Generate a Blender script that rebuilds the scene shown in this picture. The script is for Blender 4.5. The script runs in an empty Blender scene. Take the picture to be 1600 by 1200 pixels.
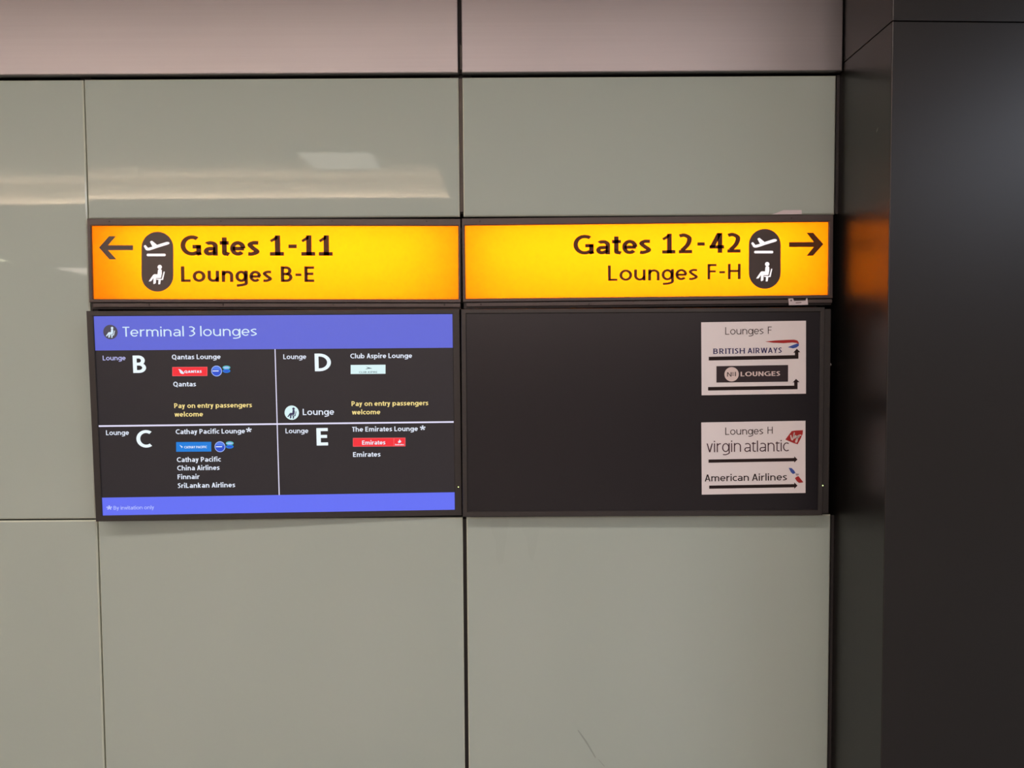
import bpy, bmesh, math, random
import numpy as np
from mathutils import Matrix, Vector, Euler

random.seed(7)
SC = bpy.context.scene
COL = SC.collection
R = math.radians

# ------------------------------------------------------------------ camera
CAM_D, CAM_H, FPX = 2.2, 1.6, 1200.0            # metres from the wall, eye height, focal length in px of 1600
PITCH, YAW, ROLL = R(2.5989), R(-0.2064), R(-0.3791)


def cam_matrix(p, y, r):
    cp, sp, cy, sy, cr, sr = math.cos(p), math.sin(p), math.cos(y), math.sin(y), math.cos(r), math.sin(r)
    b = Matrix(((1, 0, 0), (0, 0, -1), (0, 1, 0)))
    my = Matrix(((cy, sy, 0), (-sy, cy, 0), (0, 0, 1)))
    mp = Matrix(((1, 0, 0), (0, cp, -sp), (0, sp, cp)))
    mr = Matrix(((cr, -sr, 0), (sr, cr, 0), (0, 0, 1)))
    return mr @ mp @ b @ my                      # world -> image axes (x right, y down, z forward)


W2C = cam_matrix(PITCH, YAW, ROLL)
CAM = Vector((0, -CAM_D, CAM_H))
cd = bpy.data.cameras.new('camera')
cd.sensor_width = 36.0
cd.lens = FPX / 1600 * 36.0
cd.clip_start = 0.05
cam = bpy.data.objects.new('camera', cd)
COL.objects.link(cam)
rb = Matrix((W2C[0], -W2C[1], -W2C[2])).transposed()
cam.matrix_world = Matrix.Translation(CAM) @ rb.to_4x4()
SC.camera = cam

# ------------------------------------------------------------------ world and exposure
wd = bpy.data.worlds.new('world')
SC.world = wd
wd.use_nodes = True
wd.node_tree.nodes['Background'].inputs[0].default_value = (0.9, 0.92, 1.0, 1)
wd.node_tree.nodes['Background'].inputs[1].default_value = 0.02
SC.view_settings.view_transform = 'Standard'
SC.view_settings.look = 'None'
SC.view_settings.gamma = 1.0
SC.view_settings.use_curve_mapping = False
SC.view_settings.exposure = 0.0

# light levels of the luminaires; the rear and near ones are added
LV_COVE = 210.0       # cove strip of the ceiling recess
LV_REAR = 30.0       # unseen warm luminaires added across the back of the hall to light the wall
LV_NEAR = 14.5        # unseen luminaires added over the walkway to brighten steel and upper glass
LV_RIGHT = 14.0      # cool luminaires on the right
LV_TUBE = 17.0       # fluorescent tubes in the sign boxes


# ------------------------------------------------------------------ materials
def srgb(r, g, b):
    def f(c):
        c /= 255.0
        return c / 12.92 if c <= 0.04045 else ((c + 0.055) / 1.055) ** 2.4
    return (f(r), f(g), f(b), 1.0)


def lin(c):
    return tuple(c) + (1.0,) if len(c) == 3 else tuple(c)


def mat(name, col, rough=0.5, metal=0.0, spec=0.5, noise=0.0, nscale=(8, 8, 8), bump=0.0, aniso=0.0, coat=0.0):
    m = bpy.data.materials.new(name)
    m.use_nodes = True
    nt = m.node_tree
    b = nt.nodes['Principled BSDF']
    col = lin(col)
    b.inputs['Base Color'].default_value = col
    b.inputs['Roughness'].default_value = rough
    b.inputs['Metallic'].default_value = metal
    b.inputs['Specular IOR Level'].default_value = spec
    b.inputs['Anisotropic'].default_value = aniso
    b.inputs['Coat Weight'].default_value = coat
    b.inputs['Coat Roughness'].default_value = 0.02
    if noise or bump:
        tc = nt.nodes.new('ShaderNodeTexCoord')
        mp = nt.nodes.new('ShaderNodeMapping')
        mp.inputs['Scale'].default_value = nscale
        nz = nt.nodes.new('ShaderNodeTexNoise')
        nz.inputs['Scale'].default_value = 1.0
        nz.inputs['Detail'].default_value = 5.0
        nt.links.new(tc.outputs['Object'], mp.inputs[0])
        nt.links.new(mp.outputs[0], nz.inputs['Vector'])
        if noise:
            mx = nt.nodes.new('ShaderNodeMix')
            mx.data_type = 'RGBA'
            mx.inputs[6].default_value = tuple(c * (1 - noise) for c in col[:3]) + (1,)
            mx.inputs[7].default_value = tuple(min(1, c * (1 + noise)) for c in col[:3]) + (1,)
            nt.links.new(nz.outputs[0], mx.inputs[0])
            nt.links.new(mx.outputs[2], b.inputs['Base Color'])
        if bump:
            bp = nt.nodes.new('ShaderNodeBump')
            bp.inputs['Strength'].default_value = bump
            bp.inputs['Distance'].default_value = 0.001
            nt.links.new(nz.outputs[0], bp.inputs['Height'])
            nt.links.new(bp.outputs[0], b.inputs['Normal'])
    return m


def glow(name, col, strength=1.0, rough=0.35, spec=0.5):
    """A lit screen or sign surface: black base that emits, with the gloss of its cover."""
    m = mat(name, (0.004, 0.004, 0.004), rough=rough, spec=spec)
    b = m.node_tree.nodes['Principled BSDF']
    b.inputs['Emission Color'].default_value = lin(col)
    b.inputs['Emission Strength'].default_value = strength
    return m


def acrylic(name, col):
    """Translucent sign face lit from the tubes behind it."""
    m = bpy.data.materials.new(name)
    m.use_nodes = True
    nt = m.node_tree
    nt.nodes.remove(nt.nodes['Principled BSDF'])
    out = nt.nodes['Material Output']
    tr = nt.nodes.new('ShaderNodeBsdfTranslucent')
    tr.inputs[0].default_value = lin(col)
    df = nt.nodes.new('ShaderNodeBsdfDiffuse')
    df.inputs[0].default_value = tuple(c * 0.5 for c in lin(col)[:3]) + (1,)
    mx = nt.nodes.new('ShaderNodeMixShader')
    mx.inputs[0].default_value = 0.12
    nt.links.new(tr.outputs[0], mx.inputs[1])
    nt.links.new(df.outputs[0], mx.inputs[2])
    gl = nt.nodes.new('ShaderNodeBsdfGlossy')
    gl.inputs['Roughness'].default_value = 0.45
    m2 = nt.nodes.new('ShaderNodeMixShader')
    m2.inputs[0].default_value = 0.007
    nt.links.new(mx.outputs[0], m2.inputs[1])
    nt.links.new(gl.outputs[0], m2.inputs[2])
    nt.links.new(m2.outputs[0], out.inputs[0])
    return m


def lamp_mat(name, col, strength):
    m = bpy.data.materials.new(name)
    m.use_nodes = True
    nt = m.node_tree
    nt.nodes.remove(nt.nodes['Principled BSDF'])
    em = nt.nodes.new('ShaderNodeEmission')
    em.inputs[0].default_value = lin(col)
    em.inputs[1].default_value = strength
    nt.links.new(em.outputs[0], nt.nodes['Material Output'].inputs[0])
    return m


M = {}
GLASS_COL = (0.422, 0.518, 0.468)
M['glass'] = mat('back_painted_glass', GLASS_COL, rough=0.03, spec=0.5, noise=0.02, nscale=(1.3, 1.3, 1.3))
M['glass_edge'] = mat('polished_glass_edge', (0.60, 0.68, 0.58), rough=0.12, spec=0.6, noise=0.04)  # colour lightened to carry the highlight along the edges
M['steel'] = mat('brushed_steel', (0.30, 0.29, 0.293), rough=0.40, metal=1.0, noise=0.05, nscale=(1.2, 30, 160), bump=0.06)
M['cladding'] = mat('bronze_cladding', (0.0090, 0.0084, 0.0075), rough=0.35, spec=0.62, noise=0.08, nscale=(500, 500, 500), bump=0.05)
M['carrier'] = mat('black_carrier', (0.012, 0.010, 0.009), rough=0.6, noise=0.2, nscale=(9, 9, 60))
M['gasket'] = mat('worn_grey_gasket', (0.075, 0.062, 0.05), rough=0.6, noise=0.5, nscale=(4, 4, 22))
M['sign_frame'] = mat('dark_anodised_frame', (0.075, 0.060, 0.056), rough=0.4, spec=0.5, noise=0.12, nscale=(14, 14, 60))
M['sign_back'] = mat('sign_inner_white', (0.85, 0.85, 0.83), rough=0.6, noise=0.02)
M['acrylic'] = acrylic('amber_acrylic', (1.0, 0.205, 0.001))
M['vinyl'] = mat('dark_vinyl_with_bleed', (0.095, 0.032, 0.008), rough=0.45, spec=0.25, noise=0.05)  # brown tint stands for amber light bleeding into the dark letters
M['vinyl_pill'] = mat('grey_brown_vinyl', (0.060, 0.046, 0.042), rough=0.42, noise=0.04)
M['icon_white'] = glow('backlit_white', (1.0, 0.93, 0.93), 1.05)
M['bezel'] = mat('black_plastic_bezel', (0.030, 0.0285, 0.0275), rough=0.42, noise=0.08, nscale=(40, 40, 40))
M['display_off'] = mat('dark_display_glass', (0.006, 0.0055, 0.009), rough=0.30, spec=0.5, noise=0.04)
M['display_on'] = glow('lit_display_black', (0.014, 0.0125, 0.016), 1.0, rough=0.34)
M['band'] = glow('display_blue_band', srgb(95, 105, 218), 0.93)
M['band2'] = glow('display_footer_band', srgb(98, 112, 246), 0.97)
M['line'] = glow('display_white_line', (0.80, 0.78, 1.0), 0.95)
M['tx_white'] = glow('display_white_text', (0.80, 0.87, 1.0), 0.95)
M['tx_big'] = glow('display_bright_letter', (0.84, 0.95, 1.0), 1.0)
M['tx_head'] = glow('display_heading_text', (0.70, 0.87, 1.0), 0.95)
M['tx_yel'] = glow('display_yellow_text', (1.0, 0.80, 0.30), 0.9)
M['tx_foot'] = glow('display_footer_text', (0.50, 0.57, 1.0), 1.0)
M['tx_dim'] = glow('display_lilac_text', (0.52, 0.54, 0.95), 0.95)
M['px_red'] = glow('display_red', (0.90, 0.020, 0.035), 1.0)
M['px_red_rim'] = glow('display_pale_red', (0.95, 0.12, 0.13), 1.0)
M['px_blue'] = glow('display_sky_blue', (0.0, 0.20, 0.70), 1.0)
M['px_round'] = glow('display_royal_blue', (0.015, 0.075, 0.62), 1.0)
M['px_roundlite'] = glow('display_mid_blue', (0.07, 0.20, 0.82), 1.0)
M['px_rim'] = glow('display_pale_blue', (0.36, 0.50, 0.95), 1.0)
M['px_teal'] = glow('display_teal', (0.09, 0.52, 0.55), 1.0)
M['px_white'] = glow('display_tile_white', (0.72, 0.95, 0.97), 0.95)
M['px_grey'] = glow('display_grey', (0.10, 0.17, 0.20), 1.0)
M['px_disc'] = glow('display_dark_disc', (0.060, 0.055, 0.085), 1.0)
M['px_ink'] = glow('display_navy', (0.030, 0.030, 0.090), 1.0)
M['paper'] = mat('white_paper', (0.86, 0.85, 0.86), rough=0.75, spec=0.25, noise=0.015, nscale=(30, 30, 30), bump=0.04)
M['ink'] = mat('black_print', (0.022, 0.013, 0.013), rough=0.7, spec=0.2, noise=0.05)
M['ink_grey'] = mat('dark_grey_print', (0.05, 0.035, 0.035), rough=0.7, spec=0.2, noise=0.05)
M['ink_plum'] = mat('plum_print', (0.07, 0.036, 0.048), rough=0.7, spec=0.2, noise=0.05)
M['ink_navy'] = mat('navy_print', (0.035, 0.034, 0.14), rough=0.7, spec=0.2, noise=0.05)
M['ink_box'] = mat('charcoal_print', (0.040, 0.031, 0.036), rough=0.7, spec=0.2, noise=0.05)
M['ink_red'] = mat('red_print', (0.42, 0.035, 0.035), rough=0.7, spec=0.2, noise=0.05)
M['ink_blue'] = mat('blue_print', (0.055, 0.11, 0.42), rough=0.7, spec=0.2, noise=0.05)
M['ink_pale'] = mat('pale_grey_print', (0.40, 0.38, 0.42), rough=0.7, spec=0.2, noise=0.05)
M['ink_white'] = mat('white_print', (0.78, 0.68, 0.65), rough=0.7, spec=0.2, noise=0.02)
M['label'] = mat('white_sticker', (0.72, 0.67, 0.69), rough=0.5, noise=0.05, nscale=(90, 90, 90))
M['label_ink'] = mat('sticker_print', (0.16, 0.13, 0.13), rough=0.6, noise=0.1)
M['screw'] = mat('dark_screw', (0.018, 0.013, 0.012), rough=0.5, noise=0.1)
M['stud'] = mat('pale_plastic_stud', (0.5, 0.48, 0.46), rough=0.4, noise=0.05)
M['led'] = glow('green_power_led', (0.75, 1.0, 0.35), 3.0)
M['floor'] = mat('grey_stone_floor', (0.30, 0.29, 0.27), rough=0.35, noise=0.15, nscale=(2, 2, 2))
M['ceiling'] = mat('white_ceiling', (0.62, 0.59, 0.55), rough=0.9, noise=0.02)
M['recess'] = mat('cream_recess_paint', (0.80, 0.73, 0.64), rough=0.9, noise=0.02)
M['plaster'] = mat('grey_wall_paint', (0.40, 0.385, 0.37), rough=0.85, noise=0.04)
M['lamp_trim'] = mat('white_lamp_trim', (0.75, 0.75, 0.73), rough=0.5, noise=0.02)


# ------------------------------------------------------------------ object helpers
def mesh_obj(name, verts, faces, m, parent=None, smooth=False):
    me = bpy.data.meshes.new(name)
    me.from_pydata([tuple(v) for v in verts], [], faces)
    me.update()
    for p in me.polygons:
        p.use_smooth = smooth
    o = bpy.data.objects.new(name, me)
    COL.objects.link(o)
    if m is not None:
        me.materials.append(M[m] if isinstance(m, str) else m)
    if parent is not None:
        o.parent = parent
    return o


def bm_obj(name, bm, mats, parent=None, smooth=False):
    me = bpy.data.meshes.new(name)
    bm.normal_update()
    bm.to_mesh(me)
    bm.free()
    for p in me.polygons:
        p.use_smooth = smooth
    for k in (mats if isinstance(mats, (list, tuple)) else [mats]):
        me.materials.append(M[k])
    o = bpy.data.objects.new(name, me)
    COL.objects.link(o)
    if parent is not None:
        o.parent = parent
    return o


def add_box(bm, x0, x1, y0, y1, z0, z1, mi=0):
    v = [bm.verts.new(p) for p in ((x0, y0, z0), (x1, y0, z0), (x1, y1, z0), (x0, y1, z0),
                                   (x0, y0, z1), (x1, y0, z1), (x1, y1, z1), (x0, y1, z1))]
    fs = []
    for q in ((0, 3, 2, 1), (4, 5, 6, 7), (0, 1, 5, 4), (1, 2, 6, 5), (2, 3, 7, 6), (3, 0, 4, 7)):
        f = bm.faces.new([v[i] for i in q])
        f.material_index = mi
        fs.append(f)
    return fs


def box(name, x0, x1, y0, y1, z0, z1, m, parent=None, bevel=0.0, seg=2):
    bm = bmesh.new()
    add_box(bm, x0, x1, y0, y1, z0, z1)
    if bevel:
        bmesh.ops.bevel(bm, geom=bm.edges[:], offset=bevel, segments=seg, affect='EDGES', profile=0.6)
    return bm_obj(name, bm, m, parent)


def empty(name, loc, rot=(0, 0, 0)):
    o = bpy.data.objects.new(name, None)
    o.empty_display_size = 0.1
    o.location = loc
    o.rotation_euler = rot
    COL.objects.link(o)
    return o


def tag(o, label, cat, group=None):
    o['label'] = label
    o['category'] = cat
    if group:
        o['group'] = group
    return o


def structure(o):
    o['kind'] = 'structure'
    return o


def ring_frame(name, ox0, ox1, oz0, oz1, ix0, ix1, iz0, iz1, yf, yb, m, parent, lip=0.0):
    """Rectangular frame with a real opening, front at yf, back at yb, inner edge chamfered by lip."""
    bm = bmesh.new()

    def loop(x0, x1, z0, z1, y):
        return [bm.verts.new(p) for p in ((x0, y, z0), (x1, y, z0), (x1, y, z1), (x0, y, z1))]
    c = 0.0012
    loops = [loop(ox0, ox1, oz0, oz1, yb), loop(ox0, ox1, oz0, oz1, yf + c),
             loop(ox0 + c, ox1 - c, oz0 + c, oz1 - c, yf),
             loop(ix0 - lip, ix1 + lip, iz0 - lip, iz1 + lip, yf),
             loop(ix0, ix1, iz0, iz1, yf + max(lip, 0.001)), loop(ix0, ix1, iz0, iz1, yb)]
    for a, b in zip(loops, loops[1:] + loops[:1]):
        for i in range(4):
            j = (i + 1) % 4
            bm.faces.new((a[i], a[j], b[j], b[i]))
    bmesh.ops.recalc_face_normals(bm, faces=bm.faces[:])
    return bm_obj(name, bm, m, parent)


# pixel of the photograph -> point on a plane of the scene
def ray(px, py):
    d = W2C.transposed() @ Vector(((px - 800) / FPX, (py - 600) / FPX, 1.0))
    return d


class Panel:
    """A flat thing's own frame: local x right, z up, y into the wall. loc() measures a point on its face."""

    def __init__(self, name, cx, y, cz, rx, ry, rz, w, h):
        self.w, self.h = w, h
        rot = Euler((R(rx), R(ry), R(rz)))
        base = Vector((cx, y, cz)) + rot.to_matrix() @ Vector((0, 0, -h / 2))
        self.root = empty(name, base, rot)
        self.inv = (Matrix.Translation(base) @ rot.to_matrix().to_4x4()).inverted()
        self.o = self.inv @ CAM

    def loc(self, px, py):
        d = self.inv.to_3x3() @ ray(px, py)
        k = -self.o.y / d.y
        p = self.o + d * k
        return p.x, p.z

    def poly(self, name, pts, m, lift, parent=None, local=False):
        q = pts if local else [self.loc(*p) for p in pts]
        return flat(name, [q], m, lift, parent or self.root)

    def disc(self, name, px, py, r, m, lift, parent=None, ry=None, n=28):
        x, z = self.loc(px, py)
        x2, _ = self.loc(px + r, py)
        _, z2 = self.loc(px, py - (ry or r))
        a, b = x2 - x, z2 - z
        return flat(name, [[(x + a * math.cos(i * 2 * math.pi / n), z + b * math.sin(i * 2 * math.pi / n)) for i in range(n)]],
                    m, lift, parent or self.root)

    def text(self, s, xl, xr, yb, cap, t, m, lift, parent=None, name='lettering', x_height=0.72, serif=False, yr=None):
        """Lettering set between two measured ends with its baseline and cap height."""
        x0, z0 = self.loc(xl, yb)
        x1, _ = self.loc(xr, yb)
        xm = (xl + xr) / 2
        _, z0 = self.loc(xm, yb if yr is None else (yb + yr) / 2)
        _, zc = self.loc(xm, (yb if yr is None else (yb + yr) / 2) - cap)
        polys, w = typeset(s, t, x_height, serif)
        kx, kz = (x1 - x0) / w, (zc - z0)
        return flat(name, [[(x0 + p[0] * kx, z0 + p[1] * kz) for p in q] for q in polys], m, lift, parent or self.root)


def flat(name, polys, m, lift, parent):
    """Printed or cut-out shape lying proud of a face by `lift` metres."""
    bm = bmesh.new()
    for q in polys:
        a = sum(q[i][0] * q[(i + 1) % len(q)][1] - q[(i + 1) % len(q)][0] * q[i][1] for i in range(len(q)))
        if a < 0:
            q = q[::-1]
        vs = [bm.verts.new((p[0], -lift, p[1])) for p in q]
        try:
            bm.faces.new(vs)
        except ValueError:
            pass
    bm.normal_update()
    big = [f for f in bm.faces if len(f.verts) > 4]
    if big:
        bmesh.ops.triangulate(bm, faces=big)
    return bm_obj(name, bm, m, parent)


# ------------------------------------------------------------------ lettering: a humanist sans drawn as strokes
class Pen:
    def __init__(self, t, xh, serif):
        self.t, self.h = t, t / 2
        self.th = t * 0.88
        self.hh = self.th / 2
        self.X, self.serif, self.p = xh, serif, []

    def bar(self, x, y0, y1):
        h = self.h
        self.p.append([(x - h, y0), (x + h, y0), (x + h, y1), (x - h, y1)])
        if self.serif:
            s = h + 0.05
            for y, k in ((y0, 1), (y1, -1)):
                if abs(y) < 0.01 or abs(y - 1) < 0.01:
                    self.p.append([(x - s, y), (x + s, y), (x + s, y + k * 0.05), (x - s, y + k * 0.05)])

    def hbar(self, y, x0, x1):
        h = self.hh
        self.p.append([(x0, y - h), (x1, y - h), (x1, y + h), (x0, y + h)])

    def arc(self, cx, cy, rx, ry, a0, a1):
        n = max(4, int(abs(a1 - a0) / 13))
        pr = None
        for i in range(n + 1):
            a = R(a0 + (a1 - a0) * i / n)
            c, s = math.cos(a), math.sin(a)
            cur = ((cx + (rx + self.h) * c, cy + (ry + self.hh) * s), (cx + (rx - self.h) * c, cy + (ry - self.hh) * s))
            if pr:
                self.p.append([pr[0], cur[0], cur[1], pr[1]])
            pr = cur

    def dia(self, x0, y0, x1, y1, k=1.0):
        w = self.t * k * math.hypot(x1 - x0, y1 - y0) / abs(y1 - y0) / 2
        self.p.append([(x0 - w, y0), (x0 + w, y0), (x1 + w, y1), (x1 - w, y1)])

    def spl(self, pts, k=1.0, n=6):
        P = [pts[0]] + list(pts) + [pts[-1]]
        c = []
        for i in range(1, len(P) - 2):
            a, b, d, e = P[i - 1], P[i], P[i + 1], P[i + 2]
            for j in range(n):
                u = j / n
                c.append(tuple(0.5 * (2 * b[q] + (d[q] - a[q]) * u + (2 * a[q] - 5 * b[q] + 4 * d[q] - e[q]) * u * u
                                      + (3 * b[q] - a[q] - 3 * d[q] + e[q]) * u ** 3) for q in (0, 1)))
        c.append(pts[-1])
        pr = None
        for i, q in enumerate(c):
            a, b = c[max(0, i - 1)], c[min(len(c) - 1, i + 1)]
            dx, dy = b[0] - a[0], b[1] - a[1]
            L = math.hypot(dx, dy) or 1
            nx, ny = -dy / L * self.h * k, dx / L * self.hh * k
            cur = ((q[0] + nx, q[1] + ny), (q[0] - nx, q[1] - ny))
            if pr:
                self.p.append([pr[0], cur[0], cur[1], pr[1]])
            pr = cur


def glyph(ch, t, X, serif):
    g = Pen(t, X, serif)
    h, hh, th = g.h, g.hh, g.th
    A = 1.04
    w = 0.6

    def bowl(cx, rx):
        g.arc(cx, X / 2, rx, X / 2 - hh, 0, 360)

    def arch(x0, x1, top, r=0.30):
        g.arc((x0 + x1) / 2, top - r, (x1 - x0) / 2, r - hh, 0, 180)
        g.bar(x1, 0, top - r)
    if ch == 'a':
        w = 0.59
        g.bar(w - h, 0, X - 0.24)
        g.arc(w / 2 - 0.01, X - 0.24, w / 2 - h + 0.01, 0.24 - hh, 0, 140)
        g.arc(0.24, 0.215, 0.24 - h, 0.215 - hh, 90, 270)
        g.hbar(0.43 - hh, 0.23, w - h)
        g.spl([(0.23, hh), (0.36, hh + 0.03), (w - h, 0.20)])
    elif ch in 'bdpq':
        w = 0.68
        x = h if ch in 'bp' else w - h
        g.bar(x, 0 if ch in 'bd' else -0.28, A if ch in 'bd' else X)
        bowl(w / 2 + (0.02 if ch in 'bp' else -0.02), w / 2 - h - 0.02)
    elif ch == 'c':
        w = 0.55
        g.arc(0.34, X / 2, 0.34 - h, X / 2 - hh, 52, 308)
    elif ch == 'e':
        w = 0.65
        g.arc(w / 2, X / 2, w / 2 - h, X / 2 - hh, 0, 318)
        g.hbar(X / 2 - 0.01, h, w - h * 0.6)
    elif ch == 'f':
        w = 0.38
        g.bar(0.17, 0, 0.80)
        g.arc(0.17 + 0.19, 0.80, 0.19, A - 0.80 - hh, 75, 180)
        g.hbar(X - hh, 0.0, w)
    elif ch == 'g':
        w = 0.68
        g.bar(w - h, -0.02, X)
        bowl(w / 2 - 0.02, w / 2 - h - 0.02)
        g.spl([(w - h, 0.02), (w - h - 0.02, -0.12), (w * 0.5, -0.28 + hh), (0.07, -0.23)])
    elif ch in 'hn':
        w = 0.63
        g.bar(h, 0, A if ch == 'h' else X)
        arch(h, w - h, X)
    elif ch == 'i':
        w = t
        g.bar(h, 0, X)
        d = max(h * 1.12, 0.055)
        y = max(0.86, X + 0.12)
        g.p.append([(h - d, y), (h + d, y), (h + d, y + 2 * d), (h - d, y + 2 * d)])
    elif ch == 'k':
        w = 0.55
        g.bar(h, 0, A)
        g.dia(t, X * 0.48, w - t * 0.7, X)
        g.dia(w - t * 0.66, 0, t * 1.1, X * 0.56)
    elif ch == 'l':
        w = t
        g.bar(h, 0, A)
    elif ch == 'm':
        w = 0.98
        g.bar(h, 0, X)
        arch(h, w / 2, X, 0.27)
        arch(w / 2, w - h, X, 0.27)
    elif ch in 'oO':
        w, H = (0.70, X) if ch == 'o' else (0.90, 1.0)
        g.arc(w / 2, H / 2, w / 2 - h, H / 2 - hh, 0, 360)
    elif ch == 'r':
        w = 0.40
        g.bar(h, 0, X)
        g.arc(h + 0.27, X - 0.30, 0.27, 0.30 - hh, 78, 180)
    elif ch == 's':
        w = 0.51
        q = X / 0.72
        g.spl([(w - 0.05, 0.66 * q - h * 0.3), (0.25, X - hh), (h, 0.54 * q), (0.23, 0.375 * q), (w - h, 0.20 * q), (0.20, hh), (0.03, 0.07 * q + h * 0.2)])
    elif ch == 't':
        w = 0.38
        g.bar(0.09 + h, 0.2, 0.90)
        g.spl([(0.09 + h, 0.24), (0.10 + h, 0.10), (0.20 + h, hh), (w, 0.05)])
        g.hbar(X - hh, 0.0, w)
    elif ch == 'u':
        w = 0.63
        g.bar(w - h, 0, X)
        g.bar(h, 0.30, X)
        g.arc(w / 2, 0.30, w / 2 - h, 0.30 - hh, 180, 360)
    elif ch == 'v':
        w = 0.56
        g.dia(w / 2, 0, h * 1.1, X)
        g.dia(w / 2, 0, w - h * 1.1, X)
    elif ch == 'w':
        w = 0.86
        for a, b in ((0.27, h * 1.1), (0.27, 0.5), (0.73, 0.5), (0.73, 1 - h * 1.2)):
            g.dia(a * w, 0, b * w if b == 0.5 else (h * 1.1 if b < 0.5 else w - h * 1.1), X, 0.92)
    elif ch == 'y':
        w = 0.56
        g.dia(w / 2, 0.0, h * 1.1, X)
        g.dia(w * 0.30, -0.28, w - h * 1.1, X)
        g.hbar(-0.28 + hh, 0.03, w * 0.32)
    elif ch == 'A':
        w = 0.72
        g.dia(h * 1.1, 0, w / 2, 1)
        g.dia(w - h * 1.1, 0, w / 2, 1)
        g.hbar(0.30, w * 0.2, w * 0.8)
    elif ch in 'BPRD':
        w = {'B': 0.64, 'P': 0.60, 'R': 0.64, 'D': 0.80}[ch]
        g.bar(h, 0, 1)
        if ch == 'D':
            g.arc(0.24, 0.5, w - 0.24 - h, 0.5 - hh, -90, 90)
            g.hbar(1 - hh, h, 0.25)
            g.hbar(hh, h, 0.25)
        else:
            lo = {'B': 0.51, 'P': 0.42, 'R': 0.45}[ch]
            wu = w - 0.05 if ch != 'P' else w
            g.arc(0.29, (1 - hh + lo) / 2, wu - 0.29 - h, (1 - hh - lo) / 2, -90, 90)
            g.hbar(1 - hh, h, 0.30)
            g.hbar(lo, h, 0.30)
            if ch == 'B':
                g.arc(0.29, (lo + hh) / 2, w - 0.29 - h, (lo - hh) / 2, -90, 90)
                g.hbar(hh, h, 0.30)
            if ch == 'R':
                g.dia(w - h * 1.2, 0, 0.30, lo)
    elif ch in 'CG':
        w = 0.74 if ch == 'C' else 0.86
        g.arc(0.48, 0.5, 0.48 - h, 0.5 - hh, 54, 306)
        if ch == 'G':
            g.bar(w - h, 0.05, 0.53)
            g.hbar(0.53 - hh, 0.50, w)
            g.spl([(0.68, 0.075), (0.76, 0.09), (w, 0.13)], 0.9)
    elif ch in 'EF':
        w = 0.54 if ch == 'E' else 0.51
        g.bar(h, 0, 1)
        g.hbar(1 - hh, h, w)
        g.hbar(0.52, h, w - 0.04)
        if ch == 'E':
            g.hbar(hh, h, w)
    elif ch == 'H':
        w = 0.72
        g.bar(h, 0, 1)
        g.bar(w - h, 0, 1)
        g.hbar(0.53, h, w - h)
    elif ch == 'I':
        w = t
        g.bar(h, 0, 1)
    elif ch == 'L':
        w = 0.52
        g.bar(h, 0, 1)
        g.hbar(hh, h, w)
    elif ch == 'N':
        w = 0.70
        g.bar(h, 0, 1)
        g.bar(w - h, 0, 1)
        g.dia(w - h, 0, h, 1, 0.9)
    elif ch == 'Q':
        w = 0.84
        g.arc(0.41, 0.5, 0.41 - h, 0.5 - hh, 0, 360)
        g.dia(w - h, -0.14, 0.52, 0.20)
    elif ch == 'S':
        w = 0.52
        g.spl([(w - 0.05, 0.92 - h * 0.4), (0.28, 1 - hh), (h, 0.77), (0.27, 0.52), (w - h, 0.26), (0.23, hh), (0.03, 0.08 + h * 0.3)])
    elif ch == 'T':
        w = 0.56
        g.bar(w / 2, 0, 1)
        g.hbar(1 - hh, 0, w)
    elif ch == 'U':
        w = 0.64
        g.bar(h, 0.32, 1)
        g.bar(w - h, 0.32, 1)
        g.arc(w / 2, 0.32, w / 2 - h, 0.32 - hh, 180, 360)
    elif ch == 'V':
        w = 0.68
        g.dia(w / 2, 0, h * 1.1, 1)
        g.dia(w / 2, 0, w - h * 1.1, 1)
    elif ch == 'W':
        w = 1.0
        g.dia(0.27, 0, h * 1.1, 1)
        g.dia(0.27, 0, 0.5, 1)
        g.dia(0.73, 0, 0.5, 1)
        g.dia(0.73, 0, w - h * 1.1, 1)
    elif ch == 'Y':
        w = 0.66
        g.bar(w / 2, 0, 0.45)
        g.dia(w / 2, 0.40, h * 1.2, 1)
        g.dia(w / 2, 0.40, w - h * 1.2, 1)
    elif ch == '1':
        w = 0.53
        g.bar(0.29, 0, 1)
        g.hbar(hh, 0, w)
        g.p.append([(0.0, 0.76), (0.06, 0.66), (0.29, 0.82), (0.29, 1.0)])
    elif ch == '2':
        w = 0.54
        g.spl([(0.03, 0.90 - h * 0.3), (0.22, 1 - hh), (w - h - 0.02, 0.76), (0.36, 0.44), (h * 1.3, 0.06 + hh)])
        g.hbar(hh, 0, w)
    elif ch == '3':
        w = 0.52
        g.spl([(0.04, 0.93 - h * 0.2), (0.24, 1 - hh), (w - h - 0.02, 0.77), (0.30, 0.545), (0.17, 0.53)])
        g.spl([(0.17, 0.53), (0.30, 0.525), (w - h, 0.28), (0.22, hh), (0.02, 0.06 + h * 0.2)])
    elif ch == '4':
        w = 0.60
        g.bar(0.43, 0, 1)
        g.hbar(0.30, 0, w)
        g.dia(0.10, 0.28, 0.43 - h * 0.2, 1)
    elif ch == '-':
        w = 0.33
        g.hbar(0.46, 0, w)
    elif ch == '*':
        w = 0.40
        for k in range(5):
            a = R(90 + 72 * k)
            c, s = math.cos(a), math.sin(a)
            r0, r1 = 0.028, 0.075
            g.p.append([(0.2 + s * r0, 0.76 - c * r0), (0.2 + 0.24 * c + s * r1, 0.76 + 0.24 * s - c * r1),
                        (0.2 + 0.24 * c - s * r1, 0.76 + 0.24 * s + c * r1), (0.2 - s * r0, 0.76 + c * r0)])
    return g.p, w


ROUND = set('oceOCGQdqgbpDSs')
SLANT = set('vwyAVWYTt')


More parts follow.
